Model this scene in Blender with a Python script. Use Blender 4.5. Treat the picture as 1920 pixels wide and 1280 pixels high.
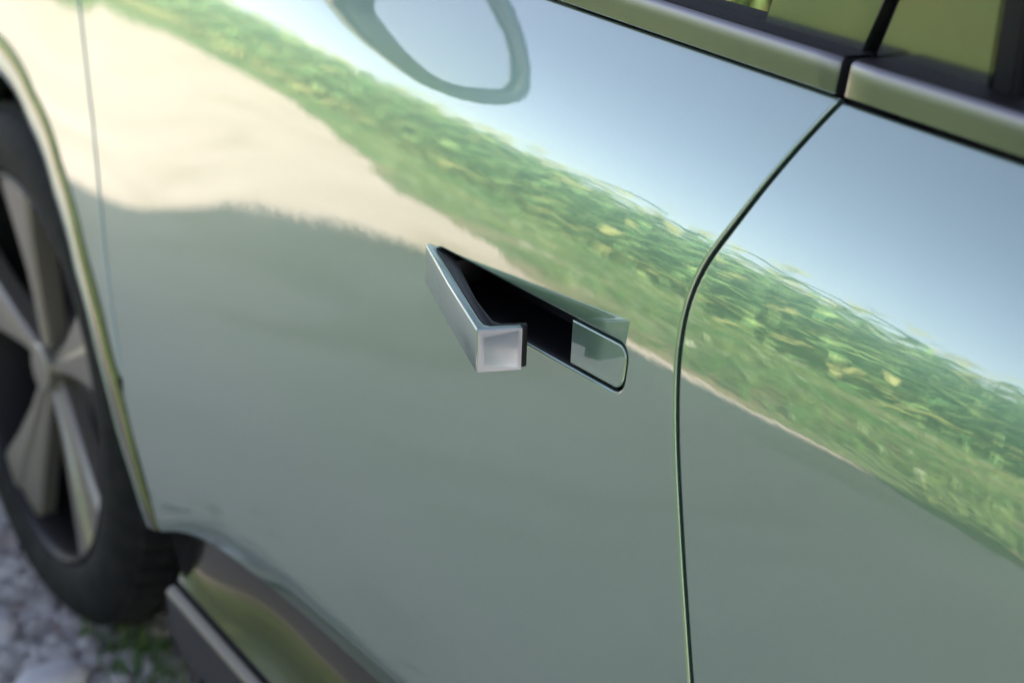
import bpy, bmesh, math, random
import numpy as np
from mathutils import Matrix, Vector
from mathutils.geometry import delaunay_2d_cdt
R = math.radians
random.seed(7); rng = np.random.default_rng(11)
scene = bpy.context.scene
for o in list(bpy.data.objects): bpy.data.objects.remove(o)
C = scene.collection

# ------------------------------------------------------------------ camera
cam_d = bpy.data.cameras.new('camera'); cam = bpy.data.objects.new('camera', cam_d); C.objects.link(cam)
right = Vector((0.54746, 0.8363, 0.0297)); down = Vector((0.33516, -0.1866, -0.9235)); fwd = Vector((-0.76678, 0.51553, -0.38245))
mw = Matrix.Identity(4)
for i in range(3):
    mw[i][0] = right[i]; mw[i][1] = -down[i]; mw[i][2] = -fwd[i]
mw[0][3], mw[1][3], mw[2][3] = 0.86938, -0.63254, 1.26666
cam.matrix_world = mw
cam_d.sensor_width = 36; cam_d.lens = 3208.1 / 1920 * 36
cam_d.clip_start = 0.02; cam_d.clip_end = 2000
cam_d.dof.use_dof = True; cam_d.dof.focus_distance = 1.17; cam_d.dof.aperture_fstop = 4.9
scene.camera = cam

# ------------------------------------------------------------------ light
SA, SB = 2.60, 1.34                                # metres a shadow runs forward / sideways per metre of height
SUN = Vector((SA, SB, 1)).normalized()
w = bpy.data.worlds.new('World'); scene.world = w; w.use_nodes = True
nt = w.node_tree; bg = nt.nodes['Background']
sky = nt.nodes.new('ShaderNodeTexSky'); sky.sky_type = 'NISHITA'; sky.sun_disc = False
sky.sun_elevation = math.asin(SUN.z); sky.sun_rotation = math.atan2(SUN.x, SUN.y)
sky.air_density = 1.0; sky.dust_density = .6; sky.ozone_density = 1.0
hs = nt.nodes.new('ShaderNodeHueSaturation'); hs.inputs['Hue'].default_value = .53; hs.inputs['Saturation'].default_value = .64; hs.inputs['Value'].default_value = .82   # thin summer haze pales the blue
nt.links.new(sky.outputs[0], hs.inputs['Color']); nt.links.new(hs.outputs[0], bg.inputs[0]); bg.inputs[1].default_value = 0.065
sl = bpy.data.lights.new('sun', 'SUN'); sl.energy = 5.0; sl.angle = R(0.55); sl.color = (1.0, 0.91, 0.79)
so = bpy.data.objects.new('sun', sl); C.objects.link(so); so.rotation_euler = SUN.to_track_quat('Z', 'Y').to_euler()
scene.view_settings.view_transform = 'Standard'; scene.view_settings.look = 'None'
scene.view_settings.exposure = 3.0; scene.view_settings.gamma = 1.0
scene.view_settings.use_curve_mapping = False
scene.render.engine = 'CYCLES'
scene.cycles.max_bounces = 10; scene.cycles.glossy_bounces = 8

# ------------------------------------------------------------------ materials
def mat(name, col, rough=.5, metal=0., coat=0., coat_rough=.02, coat_ior=1.5, spec=.5, noise=None, bump=None, trans=0.):
    m = bpy.data.materials.new(name); m.use_nodes = True
    t = m.node_tree; b = t.nodes['Principled BSDF']
    b.inputs['Base Color'].default_value = (*col, 1); b.inputs['Roughness'].default_value = rough
    b.inputs['Metallic'].default_value = metal; b.inputs['Coat Weight'].default_value = coat
    b.inputs['Coat Roughness'].default_value = coat_rough; b.inputs['Coat IOR'].default_value = coat_ior
    b.inputs['Specular IOR Level'].default_value = spec
    tc = t.nodes.new('ShaderNodeTexCoord')
    if noise:                                       # (scale, colour2, contrast_lo, contrast_hi)
        n = t.nodes.new('ShaderNodeTexNoise'); n.inputs['Scale'].default_value = noise[0]; n.inputs['Detail'].default_value = 6
        r = t.nodes.new('ShaderNodeValToRGB'); r.color_ramp.elements[0].position = noise[2]; r.color_ramp.elements[1].position = noise[3]
        r.color_ramp.elements[0].color = (*col, 1); r.color_ramp.elements[1].color = (*noise[1], 1)
        t.links.new(tc.outputs['Object'], n.inputs['Vector']); t.links.new(n.outputs['Fac'], r.inputs[0])
        t.links.new(r.outputs[0], b.inputs['Base Color'])
    if bump:                                        # (scale, distance, strength)
        n2 = t.nodes.new('ShaderNodeTexNoise'); n2.inputs['Scale'].default_value = bump[0]; n2.inputs['Detail'].default_value = 5
        bp = t.nodes.new('ShaderNodeBump'); bp.inputs['Distance'].default_value = bump[1]; bp.inputs['Strength'].default_value = bump[2]
        t.links.new(tc.outputs['Object'], n2.inputs['Vector']); t.links.new(n2.outputs['Fac'], bp.inputs['Height'])
        t.links.new(bp.outputs[0], b.inputs['Normal'])
    return m

def paint_mat():
    m = mat('body_paint', (.25, .33, .305), rough=.38, metal=.75, coat=1, coat_rough=.008, coat_ior=2.5)
    t = m.node_tree; b = t.nodes['Principled BSDF']; tc = t.nodes['Texture Coordinate']
    v = t.nodes.new('ShaderNodeTexVoronoi'); v.inputs['Scale'].default_value = 2600          # metallic flake
    mx = t.nodes.new('ShaderNodeMix'); mx.data_type = 'RGBA'; mx.inputs[6].default_value = (.165, .268, .222, 1); mx.inputs[7].default_value = (.185, .300, .250, 1)
    t.links.new(tc.outputs['Object'], v.inputs['Vector']); t.links.new(v.outputs['Color'], mx.inputs[0]); t.links.new(mx.outputs[2], b.inputs['Base Color'])
    # faint orange peel in the lacquer, and dust on the roughness
    n = t.nodes.new('ShaderNodeTexNoise'); n.inputs['Scale'].default_value = 55; n.inputs['Detail'].default_value = 2
    bp = t.nodes.new('ShaderNodeBump'); bp.inputs['Distance'].default_value = .00006; bp.inputs['Strength'].default_value = .5
    t.links.new(tc.outputs['Object'], n.inputs['Vector']); t.links.new(n.outputs['Fac'], bp.inputs['Height']); t.links.new(bp.outputs[0], b.inputs['Coat Normal'])
    n3 = t.nodes.new('ShaderNodeTexNoise'); n3.inputs['Scale'].default_value = 9; n3.inputs['Detail'].default_value = 8
    mr = t.nodes.new('ShaderNodeMapRange'); mr.inputs[1].default_value = .35; mr.inputs[2].default_value = .75; mr.inputs[3].default_value = .004; mr.inputs[4].default_value = .022
    t.links.new(tc.outputs['Object'], n3.inputs['Vector']); t.links.new(n3.outputs['Fac'], mr.inputs[0]); t.links.new(mr.outputs[0], b.inputs['Coat Roughness'])
    return m
def leaf_mat(name, c1, c2, scale=3.0):
    m = mat(name, c1, rough=.34, noise=(scale, c2, .42, .66))
    t = m.node_tree; b = t.nodes['Principled BSDF']; out = t.nodes['Material Output']
    tr = t.nodes.new('ShaderNodeBsdfTranslucent'); ad = t.nodes.new('ShaderNodeMixShader'); ad.inputs[0].default_value = .45
    src = b.inputs['Base Color'].links[0].from_socket
    t.links.new(src, tr.inputs[0]); t.links.new(b.outputs[0], ad.inputs[1]); t.links.new(tr.outputs[0], ad.inputs[2]); t.links.new(ad.outputs[0], out.inputs[0])
    return m
PAINT = paint_mat()
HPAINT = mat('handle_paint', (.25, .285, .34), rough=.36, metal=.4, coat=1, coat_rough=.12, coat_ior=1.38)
GLOSS = mat('gloss_black', (.012, .013, .014), rough=.25, coat=1, coat_rough=.03, coat_ior=1.7)
SATIN = mat('satin_black_moulding', (.018, .019, .022), rough=.35, coat=1, coat_rough=.16, coat_ior=1.95)
PILLAR = mat('pillar_film', (.012, .014, .012), rough=.3, coat=1, coat_rough=.16, coat_ior=2.5)
RUBBER = mat('rubber_seal', (.007, .007, .008), rough=.6, spec=.2, bump=(300, .0004, .4))
BLACKP = mat('black_plastic', (.007, .007, .008), rough=.45, spec=.25, bump=(900, .0002, .5))
CLAD = mat('grey_cladding', (.022, .024, .030), rough=.55, bump=(700, .0003, .5))
SILL = mat('sill_gloss', (.014, .015, .014), rough=.34, spec=.25, coat=1, coat_rough=.10, coat_ior=1.36)
LEDGE = mat('ledge_highlight', (.20, .19, .15), rough=.45, metal=.2)  # lighter colour paints in the sky and sand gleam on the cladding's top edge
GLASS = mat('tinted_glass', (.012, .02, .014), rough=.02, coat=1, coat_rough=.0, coat_ior=2.8)
MIRROR = mat('mirror_glass', (.9, .92, .92), rough=.02, metal=1)
TYRE = mat('tyre_rubber', (.009, .011, .011), rough=.75, spec=.25, noise=(30, (.02, .021, .02), .4, .7), bump=(250, .0006, .5))
ALLOY = mat('machined_alloy', (.33, .315, .265), rough=.42, metal=.8, coat=.2)
DISC = mat('brake_steel', (.25, .25, .26), rough=.4, metal=1)
SOIL = mat('gravel_road', (.57, .485, .41), rough=.95, noise=(1.3, (.67, .58, .50), .35, .7), bump=(60, .012, .6))
t_ = SOIL.node_tree; b_ = t_.nodes['Principled BSDF']; tc_ = t_.nodes['Texture Coordinate']
mp_ = t_.nodes.new('ShaderNodeMapping'); mp_.inputs['Rotation'].default_value = (0, 0, -.3); mp_.inputs['Scale'].default_value = (.5, 1.6, 1)
nz_ = t_.nodes.new('ShaderNodeTexNoise'); nz_.inputs['Scale'].default_value = 1.1; nz_.inputs['Detail'].default_value = 7; nz_.inputs['Distortion'].default_value = 1.2
rm_ = t_.nodes.new('ShaderNodeMapRange'); rm_.inputs[1].default_value = .56; rm_.inputs[2].default_value = .72; rm_.inputs[3].default_value = 0; rm_.inputs[4].default_value = .6
mx_ = t_.nodes.new('ShaderNodeMix'); mx_.data_type = 'RGBA'; mx_.inputs[7].default_value = (.36, .29, .20, 1)
src_ = b_.inputs['Base Color'].links[0].from_socket
t_.links.new(tc_.outputs['Object'], mp_.inputs[0]); t_.links.new(mp_.outputs[0], nz_.inputs['Vector']); t_.links.new(nz_.outputs['Fac'], rm_.inputs[0])
t_.links.new(rm_.outputs[0], mx_.inputs[0]); t_.links.new(src_, mx_.inputs[6]); t_.links.new(mx_.outputs[2], b_.inputs['Base Color'])
GRASSB = mat('verge_soil', (.13, .175, .07), rough=.95, noise=(1.1, (.25, .21, .12), .42, .62), bump=(40, .02, .7))
STONE = mat('pale_stone', (.42, .41, .40), rough=.85, noise=(14, (.25, .245, .235), .4, .65), bump=(60, .004, .6))
STONE2 = mat('bleached_stone', (.52, .53, .56), rough=.85, noise=(10, (.40, .41, .43), .4, .65), bump=(60, .003, .6))
BLADE = leaf_mat('grass_blade', (.075, .17, .05), (.22, .27, .10), 1.6)
CORN = leaf_mat('corn_leaf', (.11, .25, .095), (.40, .55, .21), 5.0)
CORNDRY = leaf_mat('dry_corn_leaf', (.34, .36, .13), (.47, .48, .21), 2.2)

# ------------------------------------------------------------------ helpers
def obj(name, verts, faces, m, parent=None, normals=None, smooth=True):
    me = bpy.data.meshes.new(name)
    me.from_pydata([tuple(map(float, v)) for v in verts], [], [tuple(map(int, f)) for f in faces])
    me.materials.append(m)
    me.polygons.foreach_set('use_smooth', [smooth] * len(me.polygons))
    me.update()
    if normals is not None: me.normals_split_custom_set_from_vertices([tuple(map(float, n)) for n in normals])
    o = bpy.data.objects.new(name, me); C.objects.link(o)
    if parent: o.parent = parent
    return o
def bm_obj(name, bm, m, parent=None, smooth=True, angle=35):
    bmesh.ops.recalc_face_normals(bm, faces=bm.faces[:])
    me = bpy.data.meshes.new(name); bm.to_mesh(me); bm.free(); me.materials.append(m)
    me.polygons.foreach_set('use_smooth', [smooth] * len(me.polygons))
    if smooth: me.set_sharp_from_angle(angle=R(angle))
    o = bpy.data.objects.new(name, me); C.objects.link(o)
    if parent: o.parent = parent
    return o
def loft(name, rings, m, parent=None, close=False, caps=True, angle=35, smooth=True):
    """rings: list of equal-length point lists; joins ring i to ring i+1"""
    bm = bmesh.new(); vs = [[bm.verts.new(p) for p in r] for r in rings]; n = len(rings[0])
    for a, b in zip(vs[:-1], vs[1:]):
        for i in range(n if close else n - 1):
            j = (i + 1) % n; bm.faces.new((a[i], a[j], b[j], b[i]))
    if close and caps:
        bm.faces.new(vs[0][::-1]); bm.faces.new(vs[-1])
    return bm_obj(name, bm, m, parent, smooth, angle)
def tag(o, label=None, cat=None, group=None, kind=None):
    if label: o['label'] = label
    if cat: o['category'] = cat
    if group: o['group'] = group
    if kind: o['kind'] = kind
    return o
def smooth01(t): t = np.clip(t, 0, 1); return t * t * (3 - 2 * t)

# ------------------------------------------------------------------ the car's side surface  y = Y(x, z)
ZK = np.array([.15, .4, .6, .72, .80, .85, .90, .95, 1.03])
TA = np.array([-0.0872, 0.0056, 0.0795, 0.0921, 0.092, 0.1058, 0.2021, 0.4495, 0.8264])
TB = np.array([0.012, -0.0608, -0.1286, -0.1558, -0.1524, -0.1281, -0.0423, 0.053, 0.1928])
U = (-0.0064, 0.0251, 0.0075)
ZG = np.linspace(.1, 1.1, 401)
def _sm(k):
    t = np.interp(ZG, ZK, k); n = 31
    return np.convolve(np.pad(t, n // 2, mode='edge'), np.ones(n) / n, 'valid')
def _int(t, zp):
    y = np.concatenate([[0], np.cumsum((t[1:] + t[:-1]) / 2) * (ZG[1] - ZG[0])]); return y - np.interp(zp, ZG, y)
IA, IB = _int(_sm(TA), .836), _int(_sm(TB), .65)
CRX_ = [-.82, -.70, -.684, -.62, -.55, -.43, -.30, -.167, .2, .9, 2.2]
CRZ_ = [.30, .355, .366, .402, .428, .4505, .457, .4624, .475, .49, .50]
CRX = np.linspace(-.82, 2.2, 600); CRZ = np.interp(CRX, CRX_, CRZ_)
for _ in range(3): CRZ = np.convolve(np.pad(CRZ, 5, mode='edge'), np.ones(11) / 11, 'valid')   # round the kinks off
def zcrease(x): return np.interp(x, CRX, CRZ)
GZ = -.075                                          # ground level (the body's z = 0 is a datum 7.5 cm above it)
WX, WZ, WR = -1.29, .372 + GZ, .372                 # front wheel centre and radius
RX = 1.82                                           # rear axle
ARCH = .43
def archr(th):                                      # opening radius by angle in degrees: it widens down towards the sill
    return np.interp(th, [-10, 0, 7.5, 16, 26, 40, 57, 76, 97, 130, 200], [.66, .635, .600, .551, .510, .466, .438, .438, .470, .45, .43])
def Y(x, z):
    x = np.asarray(x, float); z = np.asarray(z, float)
    xe = np.where(x < -1.0, -1.0 - .12 * (1 - np.exp(-(-1.0 - x) / .12)), x)
    xe = np.where(x > .8, .8 + .2 * (1 - np.exp(-(x - .8) / .2)), xe)
    y = np.interp(z, ZG, IA) + np.interp(z, ZG, IB) * xe + U[0] * xe + U[1] * xe ** 2 / 2 + U[2] * xe ** 3 / 3
    y = y - .11 * (z - .77) * smooth01((-.80 - x) / .70)                                  # the fender stands more upright
    y = y + .42 * np.maximum(0, -x - 1.5) ** 2 + .30 * np.maximum(0, x - 2.5) ** 2       # nose and tail turn in
    d = zcrease(x) - z; k = .007                                                          # undercut below the lower crease
    u = .5 * (d + np.sqrt(d * d + k * k))
    return y + np.where(x > -.95, 1, 0) * .42 * (u - .0004)
def N(x, z):
    e = 5e-4
    yx = (Y(x + e, z) - Y(x - e, z)) / (2 * e); yz = (Y(x, z + e) - Y(x, z - e)) / (2 * e)
    n = np.stack([yx, -np.ones_like(yx), yz], -1); return n / np.linalg.norm(n, axis=-1, keepdims=True)

def resample(poly, step, keep=25):
    """closed polyline with even spacing"""
    P = np.array(poly, float); out = []
    for i in range(len(P)):
        a, b = P[i], P[(i + 1) % len(P)]; n = max(1, int(np.ceil(np.linalg.norm(b - a) / step)))
        for k in range(n): out.append(a + (b - a) * k / n)
    return np.array(out)
def spline(pts, n=8):
    """Catmull-Rom through pts"""
    P = [np.array(p, float) for p in pts]; P = [2 * P[0] - P[1]] + P + [2 * P[-1] - P[-2]]; out = []
    for i in range(1, len(P) - 2):
        for k in range(n):
            t = k / n; a, b, c, d = P[i - 1], P[i], P[i + 1], P[i + 2]
            out.append(.5 * (2 * b + (c - a) * t + (2 * a - 5 * b + 4 * c - d) * t * t + (3 * b - a - 3 * c + d) * t ** 3))
    out.append(P[-2]); return out
def poly_normals(P):
    """outward normals (with mitre) of a closed CCW polyline"""
    e = np.roll(P, -1, 0) - P; e /= np.linalg.norm(e, axis=1, keepdims=True) + 1e-12
    n = np.stack([e[:, 1], -e[:, 0]], 1); m = n + np.roll(n, 1, 0); m /= np.linalg.norm(m, axis=1, keepdims=True) + 1e-12
    c = np.maximum(.5, np.sum(m * n, 1)); return m, 1 / c
def area(P): return .5 * np.sum(P[:, 0] * np.roll(P[:, 1], -1) - np.roll(P[:, 0], -1) * P[:, 1])
def inside(P, q):
    x, y = q[:, 0], q[:, 1]; r = np.zeros(len(q), bool)
    for i in range(len(P)):
        (x1, y1), (x2, y2) = P[i], P[(i + 1) % len(P)]
        if y1 == y2: continue
        c = ((y1 > y) != (y2 > y)) & (x < (x2 - x1) * (y - y1) / (y2 - y1) + x1); r ^= c
    return r
def panel(name, outline, m, parent, holes=(), r=.0019, hr=.0020, depth=.014, step=.008, grid=.013, off=0.0, fine=None, crease=False):
    """a pressed panel lying on the side surface, its edges rolled over and turned in, with clean analytic normals"""
    loops = []
    for k, L in enumerate([outline] + list(holes)):
        P = np.array(L, float); hole = k > 0
        if area(P) < 0: P = P[::-1]
        P = resample(P, step if not hole else .003)
        nn, mi = poly_normals(P)
        if hole: nn = -nn
        rr = hr if hole else r
        loops.append((P - nn * (rr * mi)[:, None], nn * mi[:, None], nn, rr, hole))
    O = loops[0][0]
    lo, hi = O.min(0), O.max(0); g = grid
    gx, gz = np.meshgrid(np.arange(lo[0], hi[0], g), np.arange(lo[1], hi[1], g)); Q = np.stack([gx.ravel(), gz.ravel()], 1)
    Q += rng.uniform(-.15, .15, Q.shape) * g
    if fine is not None:
        a = fine; fx, fz = np.meshgrid(np.arange(a[0], a[1], .005), np.arange(a[2], a[3], .005)); Q = np.concatenate([Q, np.stack([fx.ravel(), fz.ravel()], 1) + rng.uniform(-.0006, .0006, (fx.size, 2))])
    if crease:                                      # rows of points along the lower crease
        cx_ = np.arange(lo[0], hi[0], .007); zc_ = zcrease(cx_); near = np.abs(Q[:, 1] - zcrease(Q[:, 0])) < .024; Q = Q[~near]
        Q = np.concatenate([Q] + [np.stack([cx_ + .0035 * (k_ % 2), zcrease(cx_ + .0035 * (k_ % 2)) + d_], 1) for k_, d_ in enumerate((-.021, -.014, -.009, -.0055, -.0027, 0, .0027, .0055, .009, .014, .021))])
    ok = inside(O, Q)
    for L in loops[1:]: ok &= ~inside(L[0], Q)
    Q = Q[ok]
    for L in loops:
        B = L[0]; lim = (.5 * step) if not L[4] else .0025
        keep = np.ones(len(Q), bool)
        for s in range(0, len(Q), 4000):
            d = np.min(np.linalg.norm(Q[s:s + 4000, None] - B[None], axis=2), 1); keep[s:s + 4000] = d > lim
        Q = Q[keep]
    allp = np.concatenate([L[0] for L in loops] + [Q]); edges = []; st = 0
    for L in loops:
        n = len(L[0]); edges += [(st + i, st + (i + 1) % n) for i in range(n)]; st += n
    res = delaunay_2d_cdt([Vector(p) for p in allp], edges, [], 0, 1e-7)
    V2 = np.array([tuple(v) for v in res[0]]); F = [f for f in res[2]]
    F3 = np.array([f for f in F if len(f) == 3]); cen = V2[F3].mean(1)
    ok = inside(O, cen)
    for L in loops[1:]: ok &= ~inside(L[0], cen)
    F3 = F3[ok]
    a, b, c = V2[F3[:, 0]], V2[F3[:, 1]], V2[F3[:, 2]]
    cr = (b[:, 0] - a[:, 0]) * (c[:, 1] - a[:, 1]) - (b[:, 1] - a[:, 1]) * (c[:, 0] - a[:, 0])
    F3[cr < 0] = F3[cr < 0][:, ::-1]
    verts = np.stack([V2[:, 0], Y(V2[:, 0], V2[:, 1]) + off, V2[:, 1]], 1); nor = N(V2[:, 0], V2[:, 1])
    VV = [verts]; NN = [nor]; FF = [tuple(f) for f in F3]; base = len(verts)
    for P, nmi, nn, rr, hole in loops:
        n = len(P); rings = []
        angs = [0, 22, 45, 67, 90]
        for ai, ang in enumerate(angs + [90]):
            t = R(ang); s2 = P + nmi * rr * math.sin(t); dep = rr * (1 - math.cos(t)) + (depth if ai == len(angs) else 0)
            n3 = N(P[:, 0], P[:, 1]); o3 = np.stack([nn[:, 0], np.zeros(n), nn[:, 1]], 1)
            y0 = Y(s2[:, 0], s2[:, 1]) + off
            v = np.stack([s2[:, 0], y0, s2[:, 1]], 1) - n3 * dep
            q = n3 * math.cos(t) + o3 * math.sin(t); q /= np.linalg.norm(q, axis=1, keepdims=True)
            VV.append(v); NN.append(q); rings.append(base); base += n
        for r0, r1 in zip(rings[:-1], rings[1:]):
            for i in range(n):
                j = (i + 1) % n; f = (r0 + i, r0 + j, r1 + j, r1 + i)
                FF.append(f if hole else f[::-1])
    FF2 = []
    VA = np.concatenate(VV); NA = np.concatenate(NN)
    for f in FF:                                    # wind every face with its normals
        p0, p1, p2 = VA[f[0]], VA[f[1]], VA[f[2]]; g_ = np.cross(p1 - p0, p2 - p0)
        FF2.append(f if g_ @ NA[list(f)].sum(0) >= 0 else f[::-1])
    return obj(name, VA, FF2, m, parent, NA)

# ------------------------------------------------------------------ the car
car = bpy.data.objects.new('parked_car', None); C.objects.link(car)
tag(car, 'glossy silver green car with its flush door handle flipped open', 'car')
CEN = .93                                           # the car's centre line in y
BELT = 1.0215
gap_pts = [(.1655, 1.022), (.1395, .9551), (.1195, .9075), (.1156, .8654), (.1246, .8121), (.1428, .7465), (.171, .6535), (.196, .57), (.212, .50), (.220, .44)]
gap_c = [tuple(p) for p in spline(gap_pts, 8)]
fg_pts = [(-1.10, .893), (-1.0723, .8557), (-1.0077, .7774), (-.9619, .7274), (-.9011, .6525), (-.8425, .5728), (-.8096, .5285), (-.790, .49)]
fg_c = [tuple(p) for p in spline(fg_pts, 6)]
def off_line(L, d):
    P = np.array(L); t = np.gradient(P, axis=0); t /= np.linalg.norm(t, axis=1, keepdims=True)
    return [tuple(p) for p in P + np.stack([t[:, 1], -t[:, 0]], 1) * d]
gA, gB = off_line(gap_c, .0021), off_line(gap_c, -.0021)      # line runs downward: normal (tz,-tx)
if gA[0][0] > gB[0][0]: gA, gB = gB, gA
fA, fB = off_line(fg_c, .0022), off_line(fg_c, -.0022)
if fA[0][0] > fB[0][0]: fA, fB = fB, fA
def zbot(x): return zcrease(x) - .005 - .036 * smooth01((np.asarray(x) + .71) / .30)
# ---- handle recess outline
RZC = lambda x: .8222 + .045 * (x + .04)
HH = .0172
def rrect(x0, x1, hh, rad, n=6):
    pts = []
    for cx, s0, q in ((x1 - rad, -1, -90), (x1 - rad, 1, 0), (x0 + rad, 1, 90), (x0 + rad, -1, 180)):
        for k in range(n + 1):
            a = R(q + 90 * k / n); px = cx + rad * math.cos(a); pz = s0 * (hh - rad) + rad * math.sin(a); pts.append((px, RZC(px) + pz))
    return pts
recess = rrect(-.1905, .0665, HH, .0115)
# ---- front door
xs_b = np.linspace(-.672, .216, 60)
door = gA[:-4] + [(float(x), float(zbot(x))) for x in xs_b[::-1]]
arch_edge = [(WX + (archr(a) + .002) * math.cos(R(a)), WZ + (archr(a) + .002) * math.sin(R(a))) for a in np.linspace(4.5, 20, 12)]
door = door + arch_edge[1:] + fB[::-1] + [(-1.10, .90), (-1.06, BELT)]
front_door = panel('front_door', door, PAINT, car, holes=[recess], fine=(-.24, .10, .78, .87), crease=True)
# ---- rear door
xr = np.linspace(.224, 1.05, 40)
rear = gB[:-4] + [(float(x), float(zbot(x))) for x in xr] + [(1.06, .50), (1.10, .62), (1.16, .74), (1.22, .86), (1.25, BELT)]
rear_door = panel('rear_door', rear[::-1], PAINT, car)
# ---- front fender, rear quarter
arcf = [(WX + (archr(a) + .002) * math.cos(R(a)), WZ + (archr(a) + .002) * math.sin(R(a))) for a in np.linspace(23.5, 175, 50)]
fender = fA[:-1] + arcf + [(-1.68, .36), (-1.98, .36), (-2.02, .60), (-1.96, .80), (-1.6, .90), (-1.25, .955), (-1.13, .96)]
front_fender = panel('front_fender', fender, PAINT, car, grid=.02)
arcr = [(RX + (ARCH + .0) * math.cos(R(a)), WZ + (ARCH + .0) * math.sin(R(a))) for a in np.linspace(5, 165, 30)]
quarter = arcr[::-1] + [(2.85, .40), (3.00, .70), (2.98, .95), (2.8, BELT), (1.256, BELT), (1.226, .86), (1.166, .74), (1.106, .62), (1.07, .50), (1.07, .47), (1.36, .48)]
rear_quarter = panel('rear_quarter', quarter, PAINT, car, grid=.03)

# ---- black backing behind the gaps (door jamb)
def jamb(line, w=.03, d0=.012):
    rings = []
    for (x, z) in line:
        y = float(Y(x, z)); rings.append([(x - w, y + d0 + .014, z), (x - .006, y + d0, z), (x + .006, y + d0, z), (x + w, y + d0 + .014, z)])
    return loft('door_seal', rings, RUBBER, car)
jamb(gap_c); jamb(fg_c)

# ---- lower sill: a concave black panel under the doors, then a ledge and grey cladding
rings, rl, rc, rs = [], [], [], []
for x in np.linspace(-.672, 1.30, 80):
    sh = -.034 * max(0, 1 - (x + .672) / .25); xt = x + sh; zb = float(zbot(xt)); y0 = float(Y(xt, zb)) + .034; z1 = .300
    pr = []
    for k in range(13):
        t = k / 12; pr.append((x + sh * (1 - t), y0 - min(.75 * (zb - z1), y0 + .024) * t ** 2, zb - .004 + (z1 + .003 - zb + .004) * t))
    y1 = -.030; ye = pr[-1][1]
    rings.append([(xt, y0 + .03, zb + .014), (xt, y0 + .004, zb + .004)] + pr + [(x, ye + .002, z1)])
    rs.append([(x, ye + .004, z1 + .004), (x, ye + .0025, z1 - .0005), (x, .5 * (ye + y1), z1 - .0025), (x, y1 + .001, z1 - .001)])
    rl.append([(x, y1 + .002, z1 - .002), (x, y1 + .0005, z1 - .0012), (x, y1 - .004, z1 - .0022), (x, y1 - .0085, z1 - .006), (x, y1 - .009, z1 - .010)])
    rc.append([(x, y1 - .0088, z1 - .0098), (x, y1 - .006, .24), (x, y1 + .012, .195), (x, y1 + .05, .18), (x, y1 + .3, .18)])
loft('sill_seal', rs, RUBBER, car)
loft('sill_panel', rings, SILL, car); loft('sill_ledge', rl, LEDGE, car); loft('sill_cladding', rc, CLAD, car)

# ---- arch trim: a flared gloss lip around the wheel opening
def arch_trim(cx, t0, t1):
    ra, rb = [], []
    for a in np.linspace(t0, t1, 90):
        ca, sa = math.cos(R(a)), math.sin(R(a)); ro = float(archr(a)) if cx < 0 else ARCH
        yl = float(Y(cx + ro * ca, max(WZ + ro * sa, .36))) if cx < 0 else -.03
        w1 = float(np.interp(a, [3, 15, 28, 45, 180], [.010, .026, .026, .020, .020])); w2 = float(np.interp(a, [3, 15, 30, 50, 180], [.002, .006, .012, .030, .032]))
        P = lambda r_, y_: (cx + r_ * ca, y_, WZ + r_ * sa)
        ra.append([P(ro + .0005, yl + .012), P(ro + .0005, yl - .0005), P(ro - .12 * w1, yl - .0018), P(ro - .6 * w1, yl - .0048), P(ro - w1 + .001, yl - .0062), P(ro - w1, yl - .0048), P(ro - w1, yl + .004)])
        q = ro - w1 - .001
        rb.append([P(q, yl + .004), P(q, yl - .0045), P(q - .0015, yl - .0058), P(q - .5 * w2, yl - .0060), P(q - .85 * w2, yl - .0054), P(q - w2, yl - .0030), P(q - w2 - .001, yl + .004), P(q - w2 - .001, yl + .06)])
    loft('arch_trim', ra, GLOSS, car, angle=50); loft('arch_lip', rb, PAINT, car, angle=50)
arch_trim(WX, 6, 178); arch_trim(RX, 2, 178)
def liner(cx):
    rings = []
    for a in np.linspace(-20, 200, 40):
        ca, sa = math.cos(R(a)), math.sin(R(a)); rr = (float(archr(a)) if cx < 0 else ARCH) - .004; rings.append([(cx + rr * ca, y_, WZ + rr * sa) for y_ in ((float(Y(cx + rr * ca, max(WZ + rr * sa, .36))) if cx < 0 else 0) + .012, .1, .32)] + [(cx + .05 * ca, .33, WZ + .05 * sa)])
    return loft('wheel_liner', rings, BLACKP, car)
liner(WX); liner(RX)

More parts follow.
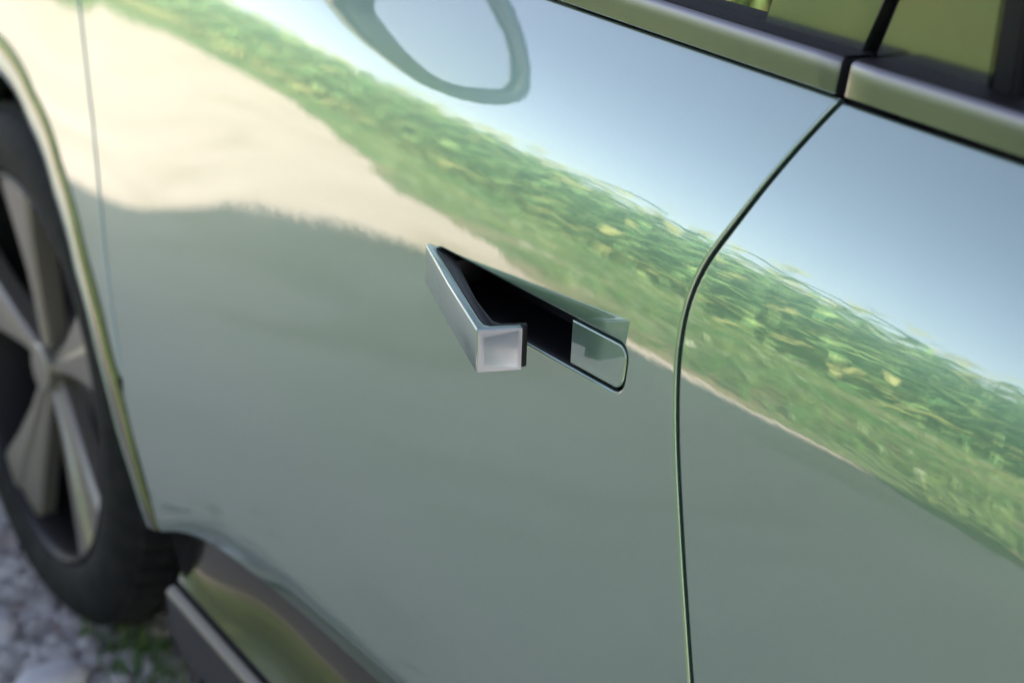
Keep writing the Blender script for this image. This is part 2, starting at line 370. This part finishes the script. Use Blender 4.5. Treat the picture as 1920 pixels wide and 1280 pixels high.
# ---- wheels
def lathe_y(name, prof, m, parent, n=72, angle=40):
    """prof: (radius, y) closed around the wheel axis"""
    rings = [[(r_ * math.cos(2 * math.pi * k / n), y_, r_ * math.sin(2 * math.pi * k / n)) for k in range(n)] for r_, y_ in prof]
    return loft(name, rings, m, parent, close=True, caps=False, angle=angle)
def make_wheel():
    hub = lathe_y('wheel', [(.258, .006), (.254, .03), (.247, .15), (.10, .16), (.03, .16)], BLACKP, car)   # rim barrel
    lathe_y('rim_lip', [(.266, .012), (.265, .003), (.261, .0), (.257, .005), (.256, .012)], BLACKP, hub)
    ty = lathe_y('tyre', [(.265, .010), (.268, .002), (.274, -.003), (.286, -.008), (.303, -.010), (.322, -.007), (.338, .004), (.347, .018), (.353, .035), (.356, .06), (.357, .11), (.356, .16), (.353, .185), (.340, .205), (.30, .215), (.245, .20)], TYRE, hub)
    # tread blocks
    bm = bmesh.new()
    for k in range(64):
        a = 2 * math.pi * k / 64
        for y0, y1, sh in ((.020, .062, .0), (.07, .105, .5), (.115, .15, 0), (.158, .198, .5)):
            aa = a + sh * 2 * math.pi / 64; da = 2 * math.pi / 64 * .40
            vs = []
            for r_ in (.350, .3605):
                for (da_, y_) in ((-da, y0), (da, y0), (da, y1), (-da, y1)):
                    rr = r_ - (.006 if y_ in (.020, .198) else 0)
                    vs.append(bm.verts.new((rr * math.cos(aa + da_), y_, rr * math.sin(aa + da_))))
            for f in ((4, 5, 6, 7), (0, 1, 5, 4), (1, 2, 6, 5), (2, 3, 7, 6), (3, 0, 4, 7)): bm.faces.new([vs[i] for i in f])
    tr = bm_obj('tread', bm, TYRE, hub, smooth=False); tag(tr, kind='stuff')
    for k in range(5):                               # five broad forked spokes
        a = 2 * math.pi * k / 5 + SPOKE0
        rings = []
        for (r_, hw, yy) in ((.026, .012, .024), (.10, .022, .019), (.18, .042, .011), (.2585, .068, .004)):
            pts = []
            for (t_, dy) in ((-1, .007), (-.86, .0015), (-.1, 0), (.12, .006), (.86, .008), (1, .014), (1, .035), (-1, .035)):
                lt = hw * t_; pts.append((r_ * math.cos(a) - lt * math.sin(a), yy + dy, r_ * math.sin(a) + lt * math.cos(a)))
            rings.append(pts)
        loft('spoke', rings, ALLOY, hub, close=True, angle=20)
    lathe_y('hub_cap', [(.034, .05), (.034, .018), (.031, .015), (.015, .014), (.001, .014)], ALLOY, hub)
    lathe_y('brake_disc', [(.165, .115), (.165, .105), (.08, .105), (.075, .095), (.02, .095)], DISC, hub)
    return hub
SPOKE0 = R(-117)
wheel = make_wheel(); wheel.scale = (1.045, 1, 1.045); wheel.location = (WX - .025, .026, WZ)
def copy_tree(o, parent=None):
    c = o.copy(); C.objects.link(c); c.parent = parent
    for ch in o.children: copy_tree(ch, c)
    return c
w2 = copy_tree(wheel, car); w2.location = (RX, .026, WZ)
for x in (WX, RX):
    w3 = copy_tree(wheel, car); w3.location = (x, 2 * CEN - .026, WZ); w3.scale = (1.045, -1, 1.045)

# ---- belt mouldings
def moulding(x0, x1, n, endgap):
    rings = []
    for x in np.linspace(x0, x1, n):
        y = float(Y(x, BELT)); zb = BELT + .0022
        e = 0.0
        if endgap and (abs(x - x0) < 1e-6 or abs(x - x1) < 1e-6): e = .0008
        pr = [(.020, 0), (.002, 0), (-.0020 + e, .0006 + e), (-.0034 + e, .0018), (-.0020 + e, .0110), (-.0008 + e, .0192), (-.0002 + e, .0206), (.0003 + e, .0213 - e), (.0013, .0221 - e), (.0022, .0223 - e), (.004, .0222 - e), (.014, .0215 - e), (.024, .0205 - e), (.031, .0195 - e), (.033, .015), (.033, 0)]
        rings.append([(x, y + a, zb + b) for a, b in pr])
    return rings
def belt_dark_top(x0, x1):  # matte black strip added over the moulding's top to keep sky reflection dark
    loft('belt_dark_top', [[(x, float(Y(x, BELT)) + a, BELT + .0022 + b) for a, b in ((.0028, .0220), (.0032, .0229), (.012, .0226), (.022, .0216), (.032, .0206))] for x in np.linspace(x0, x1, 60)], RUBBER, car)
def mould_obj(x0, x1):
    n = max(8, int((x1 - x0) / .02)); r_ = moulding(x0 + .002, x1 - .002, n, False)
    a = moulding(x0, x1, 2, True)
    return loft('belt_moulding', [a[0]] + r_ + [a[1]], SATIN, car, close=True, angle=42)
belt_dark_top(-1.02, .1622); belt_dark_top(.1713, 2.45); mould_obj(-1.02, .1625); mould_obj(.1710, 2.45)
# ---- greenhouse: pillar covers, glass, seals
def yg(z, d=0.): return .0935 + (z - 1.045) * GT + d
GT = .13
def slab(name, q, m, d, th, parent=car, bev=.0015):
    """upright slab on the greenhouse plane; q: (x, z) corners CCW seen from outside, d: depth behind the plane"""
    bm = bmesh.new()
    f = [bm.verts.new((x, yg(z, d), z)) for x, z in q]; b = [bm.verts.new((x, yg(z, d + th), z)) for x, z in q]
    n = len(q); bm.faces.new(f); bm.faces.new(b[::-1])
    for i in range(n): bm.faces.new((f[i], b[i], b[(i + 1) % n], f[(i + 1) % n]))
    bmesh.ops.bevel(bm, geom=[e for e in bm.edges if all(v in f for v in e.verts)], offset=bev, segments=3, profile=.6, affect='EDGES')
    return bm_obj(name, bm, m, parent, angle=60)
ZB0, ZT = 1.03, 1.53
lean = .30                                          # pillar lean in x per metre of height
def px(x, z): return x + lean * (z - 1.04) * (.9 if x < .2 else .35)
slab('pillar_cover', [(px(.0605, ZB0), ZB0), (px(.1500, ZB0), ZB0), (px(.1500, ZT), ZT), (px(.0605, ZT) - .0, ZT)], PILLAR, 0, .012)
slab('pillar_cover', [(px(.1595, ZB0), ZB0), (px(.2500, ZB0), ZB0), (.2500 - .045, ZT), (px(.1595, ZT), ZT)], PILLAR, .0005, .012)
slab('pillar_seal', [(.13, ZB0), (.17, ZB0), (px(.19, ZT), ZT), (px(.12, ZT), ZT)], RUBBER, .0135, .01)
slab('window_seal', [(.2512, ZB0), (.268, ZB0), (.222, ZT), (.2062, ZT)], RUBBER, -.001, .018, bev=.003)
slab('window_seal', [(-1.0, ZB0), (.0597, ZB0), (.0597, 1.040), (-1.0, 1.040)], RUBBER, -.003, .012, bev=.002)
slab('window_seal', [(.2692, ZB0), (2.3, ZB0), (2.3, 1.040), (.2692, 1.040)], RUBBER, -.003, .012, bev=.002)
slab('door_window', [(-1.02, ZB0), (px(.066, ZB0), ZB0), (px(.066, ZT), ZT), (-.66, ZT)], GLASS, .005, .004)
slab('door_window', [(.262, ZB0), (2.32, ZB0), (2.20, ZT), (.21, ZT)], GLASS, .005, .004)
slab('roof_rail', [(-.86, ZT - .004), (3.06, ZT - .004), (3.04, 1.60), (-.78, 1.60)], PAINT, -.004, .03)
# A pillar and D pillar
slab('front_pillar', [(-1.25, 1.0), (-1.025, ZB0), (-.665, ZT), (-.86, ZT)], PAINT, -.002, .05)
slab('rear_pillar', [(2.30, ZB0), (3.00, 1.0), (3.05, ZT), (2.18, ZT)], PAINT, -.002, .05)

# ---- wing mirror (out of the frame above; the door mirrors it)
mx0 = -.655
out = [(-.043, 1.019), (-.098, 1.006), (-.147, 1.001), (-.188, 1.001), (-.226, 1.022), (-.257, 1.058), (-.268, 1.106), (-.250, 1.152), (-.203, 1.200), (-.138, 1.234), (-.075, 1.238), (-.032, 1.205), (-.016, 1.13), (-.022, 1.05)]
inn = [(-.064, 1.052), (-.112, 1.039), (-.152, 1.031), (-.190, 1.034), (-.217, 1.058), (-.236, 1.092), (-.240, 1.112), (-.222, 1.148), (-.180, 1.184), (-.132, 1.204), (-.085, 1.206), (-.056, 1.180), (-.044, 1.13), (-.048, 1.075)]
oc = np.array([tuple(p) for p in spline(out + [out[0]], 5)][:-1]); ic = np.array([tuple(p) for p in spline(inn + [inn[0]], 5)][:-1]); cc = oc.mean(0)
def ring(s, x, P=None): return [(x, float(p[0]), float(p[1])) for p in cc + ((oc if P is None else P) - cc) * s]
mrings = [ring(1.0, mx0 - .012, ic), ring(1.0, mx0 - .004, ic), ring(1.03, mx0, ic), ring(.985, mx0 - .001), ring(1.0, mx0 - .006), ring(1.0, mx0 - .03), ring(.95, mx0 - .07), ring(.80, mx0 - .105), ring(.5, mx0 - .125), ring(.02, mx0 - .13)]
mirror = loft('wing_mirror', mrings, GLOSS, car, close=True, caps=False, angle=60)
bm = bmesh.new(); vs = [bm.verts.new(p) for p in ring(1.004, mx0 - .007, ic)]; f = bm.faces.new(vs)
mg = bm_obj('mirror_glass', bm, MIRROR, mirror, smooth=False)
loft('mirror_arm', [[(mx0 - .05 + dx, y, z) for dx, z in ((-.02, 1.045), (.03, 1.045), (.03, 1.075), (-.02, 1.075))] for y in (.085, .03, -.03, -.07)], GLOSS, mirror, close=True)

# ---- roof, screens, bonnet, ends, floor
def grid_obj(name, fn, nu, nv, m, parent=car):
    vs = [fn(i / nu, j / nv) for i in range(nu + 1) for j in range(nv + 1)]
    fs = [(i * (nv + 1) + j, (i + 1) * (nv + 1) + j, (i + 1) * (nv + 1) + j + 1, i * (nv + 1) + j + 1) for i in range(nu) for j in range(nv)]
    return obj(name, vs, fs, m, parent)
yr = yg(1.60, -.004)
def roofz(x): return float(np.interp(x, [-.72, -.5, 0, .6, 1.4, 2.1, 2.6], [1.59, 1.61, 1.63, 1.64, 1.635, 1.62, 1.60]))
grid_obj('roof', lambda u, v: (-.80 + 3.84 * u, yr + .01 + (2 * CEN - 2 * yr - .02) * v, roofz(-.80 + 3.84 * u) + .03 * (1 - (2 * v - 1) ** 4) - .012), 20, 16, PAINT)
grid_obj('windscreen', lambda u, v: (-.78 - .47 * u - .06 * (1 - (2 * v - 1) ** 2), (yr + .03 * (1 - u)) * (1 - u) + .11 * u + (2 * CEN - 2 * ((yr + .03 * (1 - u)) * (1 - u) + .11 * u)) * v, 1.595 - .59 * u), 10, 12, GLASS)
grid_obj('rear_window', lambda u, v: (3.03 - .03 * u, (yr + .01) * (1 - u) + .14 * u + (2 * CEN - 2 * ((yr + .01) * (1 - u) + .14 * u)) * v, 1.59 - .58 * u), 10, 12, GLASS)
def hoody(x): return float(Y(x, np.interp(x, [-2.02, -1.6, -1.13], [.78, .90, .96]))) + .004
grid_obj('bonnet', lambda u, v: (-1.12 - .90 * u, hoody(-1.12 - .9 * u) + (2 * CEN - 2 * hoody(-1.12 - .9 * u)) * v, float(np.interp(-1.12 - .9 * u, [-2.02, -1.96, -1.6, -1.25, -1.12], [.70, .80, .90, .958, .966])) + .05 * (1 - (2 * v - 1) ** 4)), 16, 14, PAINT)
grid_obj('front_bumper', lambda u, v: (-2.0 - .14 * math.sin(math.pi * v) * (1 - .3 * u) - .03 * math.sin(math.pi * u), float(Y(-2.0, .5)) + (2 * CEN - 2 * float(Y(-2.0, .5))) * v, .20 + .58 * u), 10, 16, PAINT)
grid_obj('tailgate', lambda u, v: (2.98 + .08 * math.sin(math.pi * v), float(Y(2.98, .6)) + (2 * CEN - 2 * float(Y(2.98, .6))) * v, .25 + .78 * u), 10, 16, PAINT)
bm = bmesh.new(); bmesh.ops.create_cube(bm, size=1, matrix=Matrix.Translation((.35, CEN, .26)) @ Matrix.Diagonal((4.6, 1.30, .10, 1)))
bm_obj('floor_pan', bm, BLACKP, car, smooth=False)
bm = bmesh.new(); bmesh.ops.create_cube(bm, size=1, matrix=Matrix.Translation((.28, CEN, .60)) @ Matrix.Diagonal((2.05, 1.50, .55, 1)))
bmesh.ops.bevel(bm, geom=bm.edges[:], offset=.03, segments=2, affect='EDGES')
bm_obj('cabin_tub', bm, BLACKP, car)
# far side: the same panels mirrored
for o in [x for x in car.children if x.name.split('.')[0] in ('front_door', 'rear_door', 'front_fender', 'rear_quarter', 'sill_panel', 'sill_cladding', 'arch_trim', 'wheel_liner', 'belt_moulding', 'pillar_cover', 'door_window', 'roof_rail', 'front_pillar', 'rear_pillar')]:
    c = o.copy(); C.objects.link(c); c.parent = car; c.scale = (1, -1, 1); c.location = (0, 2 * CEN, 0)

# ---- handle recess and its fixed tail plate
def offs(pts, d):
    P = np.array(pts); P = P if area(P) > 0 else P[::-1]
    nn, mi = poly_normals(P); return P + nn * (d * mi)[:, None]
rim = offs(recess, .0006)
tr = []
for d, dep in ((.0006, .0035), (-.0004, .0050), (-.0012, .020), (-.002, .046), (-.008, .048)):
    P = offs(recess, d); tr.append([(p[0], float(Y(p[0], p[1])) + dep, p[1]) for p in P])
bm = bmesh.new(); vv = [[bm.verts.new(p) for p in r_] for r_ in tr]; n = len(vv[0])
for a, b in zip(vv[:-1], vv[1:]):
    for i in range(n): bm.faces.new((a[i], a[(i + 1) % n], b[(i + 1) % n], b[i]))
bm.faces.new(vv[-1])
recess_o = bm_obj('handle_recess', bm, BLACKP, car, angle=40)
tail = [p for p in rrect(-.004, .0640, HH - .0022, .0095)]
# square inner end
tail = [p for p in tail if p[0] > .02] + [(-.0005, RZC(0) + HH - .0022), (.0030, RZC(0) - HH + .0022)]
panel('handle_tail_plate', tail, PAINT, car, r=.0012, depth=.010, step=.0022, grid=.005, off=.0008)

# ---- the flip-out handle: a painted L (bar and end return) with a black inner liner
PH = R(20.3); L_ = .1965
PIV = Vector((-.2045, float(Y(-.2045, .8148)) + .0005, 0))
su = Vector((math.cos(PH), -math.sin(PH), 0)); tu = Vector((math.sin(PH), math.cos(PH), 0))
def hp(s, t, zz):
    p = PIV + su * s + tu * t; return (p.x, p.y, .8149 + .035 * s + zz)
hh = .0158
def hextr(name, plan, z0, z1, m, parent, bev, seg=3, angle=50):
    bm = bmesh.new()
    a = [bm.verts.new(hp(s, t, z0)) for s, t in plan]; b = [bm.verts.new(hp(s, t, z1)) for s, t in plan]; n = len(plan)
    bm.faces.new(a); bm.faces.new(b[::-1])
    for i in range(n): bm.faces.new((a[i], b[i], b[(i + 1) % n], a[(i + 1) % n]))
    bmesh.ops.recalc_face_normals(bm, faces=bm.faces[:])
    if bev: bmesh.ops.bevel(bm, geom=[e for e in bm.edges if e.calc_face_angle(0) > R(28)], offset=bev, segments=seg, profile=.5, affect='EDGES', clamp_overlap=True)
    return bm, name, m, parent, angle
D_ = .0315                                          # depth of the end return
plan = [(.000, .0085), (.0006, .004), (.003, .0012), (.007, .0), (L_ * .5, -.0008), (L_, 0), (L_, D_), (L_ - .0045, D_), (L_ - .0052, .0105), (L_ - .0085, .0072), (L_ - .02, .0062), (.02, .0062), (.004, .0095)]
bm, *_ = hextr('door_handle', plan, -hh, hh, PAINT, car, .0015)
handle = bm_obj('door_handle', bm, PAINT, car, angle=40)
# the pocket moulded into the end face: a frame proud of a sunk floor
def ep(t, zz, s=0): return hp(L_ + s, t, zz)
fr_o = [(.0007, -hh + .0008), (D_ - .0005, -hh + .0008), (D_ - .0005, hh - .0008), (.0007, hh - .0008)]
fr_i = [(.0046, -.0098), (.0285, -.0136), (.0285, .0136), (.0046, .0098)]
bm = bmesh.new()
o0 = [bm.verts.new(ep(t, z, .0001)) for t, z in fr_o]; o1 = [bm.verts.new(ep(t, z, .0016)) for t, z in fr_o]
def rsub(p, n=1): return p
i1 = [bm.verts.new(ep(t, z, (.0016 if t < .01 else .0015))) for t, z in fr_i]
i0 = [bm.verts.new(ep(t + (.0012 if t < .01 else 0), z * (.92 if t < .01 else .98), (.0008 if t < .01 else .00145))) for t, z in fr_i]
for i in range(4):
    j = (i + 1) % 4
    bm.faces.new((o0[i], o0[j], o1[j], o1[i])); bm.faces.new((o1[i], o1[j], i1[j], i1[i])); bm.faces.new((i1[i], i1[j], i0[j], i0[i]))
bm.faces.new(i0)
bmesh.ops.recalc_face_normals(bm, faces=bm.faces[:])
bmesh.ops.bevel(bm, geom=[e for e in bm.edges if e.calc_face_angle(0) > R(25)], offset=.0005, segments=2, affect='EDGES', clamp_overlap=True)
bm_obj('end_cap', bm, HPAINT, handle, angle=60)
lin = [(.006, .0102), (.02, .0066), (L_ - .021, .0066), (L_ - .0095, .0076), (L_ - .0058, .0110), (L_ - .0050, D_ + .0002), (L_ - .0012, D_ + .0004), (L_ - .0030, D_ + .0044), (L_ - .0090, D_ + .0048), (L_ - .0098, .0190), (L_ - .016, .0145), (L_ - .06, .0125), (.035, .0165), (.010, .024), (.002, .018)]
bm, *_ = hextr('inner_liner', lin, -hh + .0012, hh - .0006, BLACKP, handle, .0007, 2)
bm_obj('inner_liner', bm, BLACKP, handle, angle=45)
# hinge arm going into the recess
arm = [(.004, .019), (.030, .0165), (.026, .040), (.006, .043)]
bm, *_ = hextr('hinge_arm', arm, -hh * .6, hh * .6, BLACKP, handle, .001, 2)
bm_obj('hinge_arm', bm, BLACKP, handle)

# ------------------------------------------------------------------ ground
def sheet(name, pts, z, m, kind='structure', sub=0):
    bm = bmesh.new(); bm.faces.new([bm.verts.new((x, y, z + GZ)) for x, y in pts])
    o = bm_obj(name, bm, m, None, smooth=False); return tag(o, kind=kind)
sheet('road', [(-300, -300), (300, -300), (300, 300), (-300, 300)], 0, SOIL)
def yc(x): return -4.543 + .0948 * x                # edge of the corn
def yv(x):                                          # edge of the grass verge
    return np.where(x < -3.2, np.maximum(-1.10 + .3268 * x - .17 * np.exp(-((x + 4.1) / .9) ** 2), yc(x) + .7), -1.10 + .3268 * -3.2 + .035 * (x + 3.2) - .17 * np.exp(-((x + 4.1) / .9) ** 2) + .30 * np.clip(x + 1.75, 0, 1))
ex = np.concatenate([np.arange(30, -14, -.07), np.arange(-14, -120, -.5)])
def wob(x): return np.where(x < -3.4, .7, .35) * (.05 * np.sin(x * 3.1 + 1) + .03 * np.sin(x * 7.7) + .012 * np.sin(x * 17.3 + 2) + .06 * np.sin(x * .9))
edge = [(float(x), float(yv(x) + wob(x))) for x in ex]
verge = sheet('verge', edge + [(-120, -200), (30, -200)], .004, GRASSB)

def blades(name, pts, hmin, hmax, wd, m, kind='stuff', bend=.5):
    n = len(pts); a = rng.uniform(0, 2 * np.pi, n); h = rng.uniform(hmin, hmax, n); w_ = rng.uniform(.6, 1.3, n) * wd
    dirx, diry = np.cos(a), np.sin(a); b = rng.uniform(.1, 1, n) * bend
    V = np.zeros((n, 5, 3)); P = np.array(pts)
    for k, (t, ww) in enumerate(((0, 1), (0, -1), (.55, .8), (.55, -.8), (1, 0))):
        V[:, k, 0] = P[:, 0] + dirx * b * h * t * t - diry * w_ * ww; V[:, k, 1] = P[:, 1] + diry * b * h * t * t + dirx * w_ * ww; V[:, k, 2] = P[:, 2] + h * t * (1 - .3 * b * t)
    F = []
    for i in range(n): s = 5 * i; F += [(s, s + 1, s + 3, s + 2), (s + 2, s + 3, s + 4)]
    o = obj(name, V.reshape(-1, 3), F, m, None, smooth=False); return tag(o, kind=kind)
pts = []
while len(pts) < 26000:
    x = -rng.uniform(0, 1) ** 1.4 * 24 + 3.5; d = rng.uniform(0, 1) ** 1.2 * max(.5, float(yv(np.float64(x)) - yc(x)) + .1)
    y = float(yv(np.float64(x))) - d - .06
    if math.sin(x * 2.3) * math.sin(y * 3.1 + x) + rng.uniform(-.6, 1.0) > -.1: pts.append((x, y, GZ + .004))
tag(blades('verge_grass', pts, .05, .20, .0045, BLADE), 'short green grass growing along the roadside verge', 'grass')

# ------------------------------------------------------------------ corn
def corn_variant(sd):
    r = np.random.default_rng(sd); V, F, Mi = [], [], []
    H = r.uniform(1.75, 2.15)
    base = len(V)
    for k in range(5):
        z = H * k / 4; rad = .014 * (1 - .6 * k / 4)
        for a in range(4): V.append((rad * math.cos(a * math.pi / 2), rad * math.sin(a * math.pi / 2), z))
    for k in range(4):
        for a in range(4): F.append((4 * k + a, 4 * k + (a + 1) % 4, 4 * k + 4 + (a + 1) % 4, 4 * k + 4 + a)); Mi.append(0)
    nl = 13
    for l in range(nl):
        z0 = .15 + (H - .25) * (l / (nl - 1)) ** .9; az = (l % 2) * math.pi + r.normal(0, .5) + sd
        Ln = r.uniform(.55, .85) * (1 - .35 * abs(l / nl - .5) * 1.6); up = r.uniform(.6, 1.0) * (1 - .35 * (l / nl) ** 3); wd = r.uniform(.032, .05)
        d = np.array([math.cos(az), math.sin(az)]); s0 = len(V); tw = r.uniform(-.6, .6); ns = 7
        for k in range(ns + 1):
            t = k / ns; rr = Ln * (t - .12 * t * t); zz = z0 + Ln * (up * t - (up + r.uniform(.25, .5)) * t * t * .95)
            ww = wd * (math.sin(math.pi * min(1, .15 + t * .85)) ** .6); aa = tw * t
            for sgn in (-1, 0, 1):
                V.append((d[0] * rr - d[1] * ww * sgn * math.cos(aa), d[1] * rr + d[0] * ww * sgn * math.cos(aa), zz + ww * (abs(sgn) * .35 + sgn * math.sin(aa))))
        dry = 1 if (l < 3 and r.uniform() < .7) or r.uniform() < .10 else 0
        for k in range(ns):
            for c in range(2):
                a = s0 + 3 * k + c; F.append((a, a + 1, a + 4, a + 3)); Mi.append(dry)
    for k in range(6):                              # tassel
        az = k * 1.05; s0 = len(V); q = (.10 * math.cos(az), .10 * math.sin(az))
        V += [(0, 0, H - .02), (q[0] * .5 + .008, q[1] * .5, H + .17), (q[0], q[1], H + .22 + .03 * (k % 3)), (q[0] * .5 - .006, q[1] * .5, H + .16)]
        F.append((s0, s0 + 1, s0 + 2, s0 + 3)); Mi.append(1)
    return np.array(V), np.array(F), np.array(Mi)
variants = [corn_variant(s) for s in range(9)]
pos = []
for row in range(9):
    x = 9.0
    while x > -62:
        sp = .21 if x > -22 else .40
        x -= sp * rng.uniform(.7, 1.3)
        if row > 5 and x < -30: continue
        base_y = float(yc(x)) - .68 * row
        pos.append((x, base_y + rng.normal(0, .07)))
VV, FF, MM = [], [], []; st = 0
for i, (x, y) in enumerate(pos):
    V, F, Mi = variants[rng.integers(0, 9)]; a = rng.uniform(0, 6.28); s = rng.uniform(.88, 1.10)
    c_, s_ = math.cos(a), math.sin(a)
    W_ = np.stack([V[:, 0] * c_ - V[:, 1] * s_, V[:, 0] * s_ + V[:, 1] * c_, V[:, 2]], 1) * s + np.array([x, y, GZ])
    VV.append(W_); FF.append(F + st); MM.append(Mi); st += len(V)
VV = np.concatenate(VV); FF = np.concatenate(FF); MM = np.concatenate(MM)
me = bpy.data.meshes.new('cornfield'); me.vertices.add(len(VV)); me.vertices.foreach_set('co', VV.ravel())
me.loops.add(FF.size); me.loops.foreach_set('vertex_index', FF.ravel()); me.polygons.add(len(FF)); me.polygons.foreach_set('loop_start', np.arange(0, FF.size, 4))
me.materials.append(CORN); me.materials.append(CORNDRY)
me.polygons.foreach_set('material_index', MM); me.polygons.foreach_set('use_smooth', np.ones(len(FF), bool)); me.update(calc_edges=True); me.validate()
corn = bpy.data.objects.new('cornfield', me); C.objects.link(corn)
tag(corn, 'tall green cornfield beyond the verge, mirrored in the doors', 'cornfield', kind='stuff')

# ------------------------------------------------------------------ stones and grass at the wheel
def stones(name, n, box, smin, smax, seed):
    r = np.random.default_rng(seed); bm = bmesh.new(); bmesh.ops.create_icosphere(bm, subdivisions=1, radius=.5)
    TV = np.array([tuple(v.co) for v in bm.verts]); TF = np.array([[v.index for v in f.verts] for f in bm.faces]); bm.free()
    V, F = [], []
    for i in range(n):
        x, y = r.normal(box[0], box[1]), r.normal(box[2], box[3]); s = smin + (smax - smin) * r.uniform() ** 2.5
        a = r.uniform(0, 6.28); c_, s_ = math.cos(a), math.sin(a)
        v = TV * np.array([s, s * r.uniform(.6, 1), s * r.uniform(.35, .6)]) + r.normal(0, s * .05, TV.shape)
        V.append(np.stack([v[:, 0] * c_ - v[:, 1] * s_ + x, v[:, 0] * s_ + v[:, 1] * c_ + y, v[:, 2] + GZ + s * .18], 1)); F.append(TF + i * len(TV))
    return obj(name, np.concatenate(V), np.concatenate(F), STONE, None, smooth=False)
tag(stones('gravel', 4600, (-1.22, .42, -.02, .17), .010, .05, 3), 'loose pale gravel on the ground beside the front wheel', 'gravel', kind='stuff')
SP = [(-1.265, -.085, .115), (-1.085, -.05, .11)]
lab = ['broad flat pale stone on the gravel at the left edge below the front tyre', 'pale stone on the gravel at the bottom edge, left of the sill']
for (x, y, s), lb in zip(SP, lab):
    bm = bmesh.new(); bmesh.ops.create_icosphere(bm, subdivisions=2, radius=.5, matrix=Matrix.Translation((x, y, GZ + s * .14)) @ Matrix.Rotation(x * 7, 4, 'Z') @ Matrix.Diagonal((s, s * .78, s * .42, 1)))
    for v in bm.verts: v.co += Vector(rng.normal(0, s * .02, 3))
    tag(bm_obj("stone", bm, STONE2, None, angle=60), lb, 'stone', 'stones beside the front wheel')
pts = []
for i in range(170):
    t = rng.uniform(0, 1); pts.append((-1.22 + .27 * t + rng.normal(0, .02), .08 + rng.normal(0, .025), GZ))
g = blades('grass_tuft', pts, .02, .06, .003, BLADE, kind=None)
tag(g, kind='stuff'); tag(g, 'low tuft of yellow green grass at the foot of the front tyre', 'grass tuft')
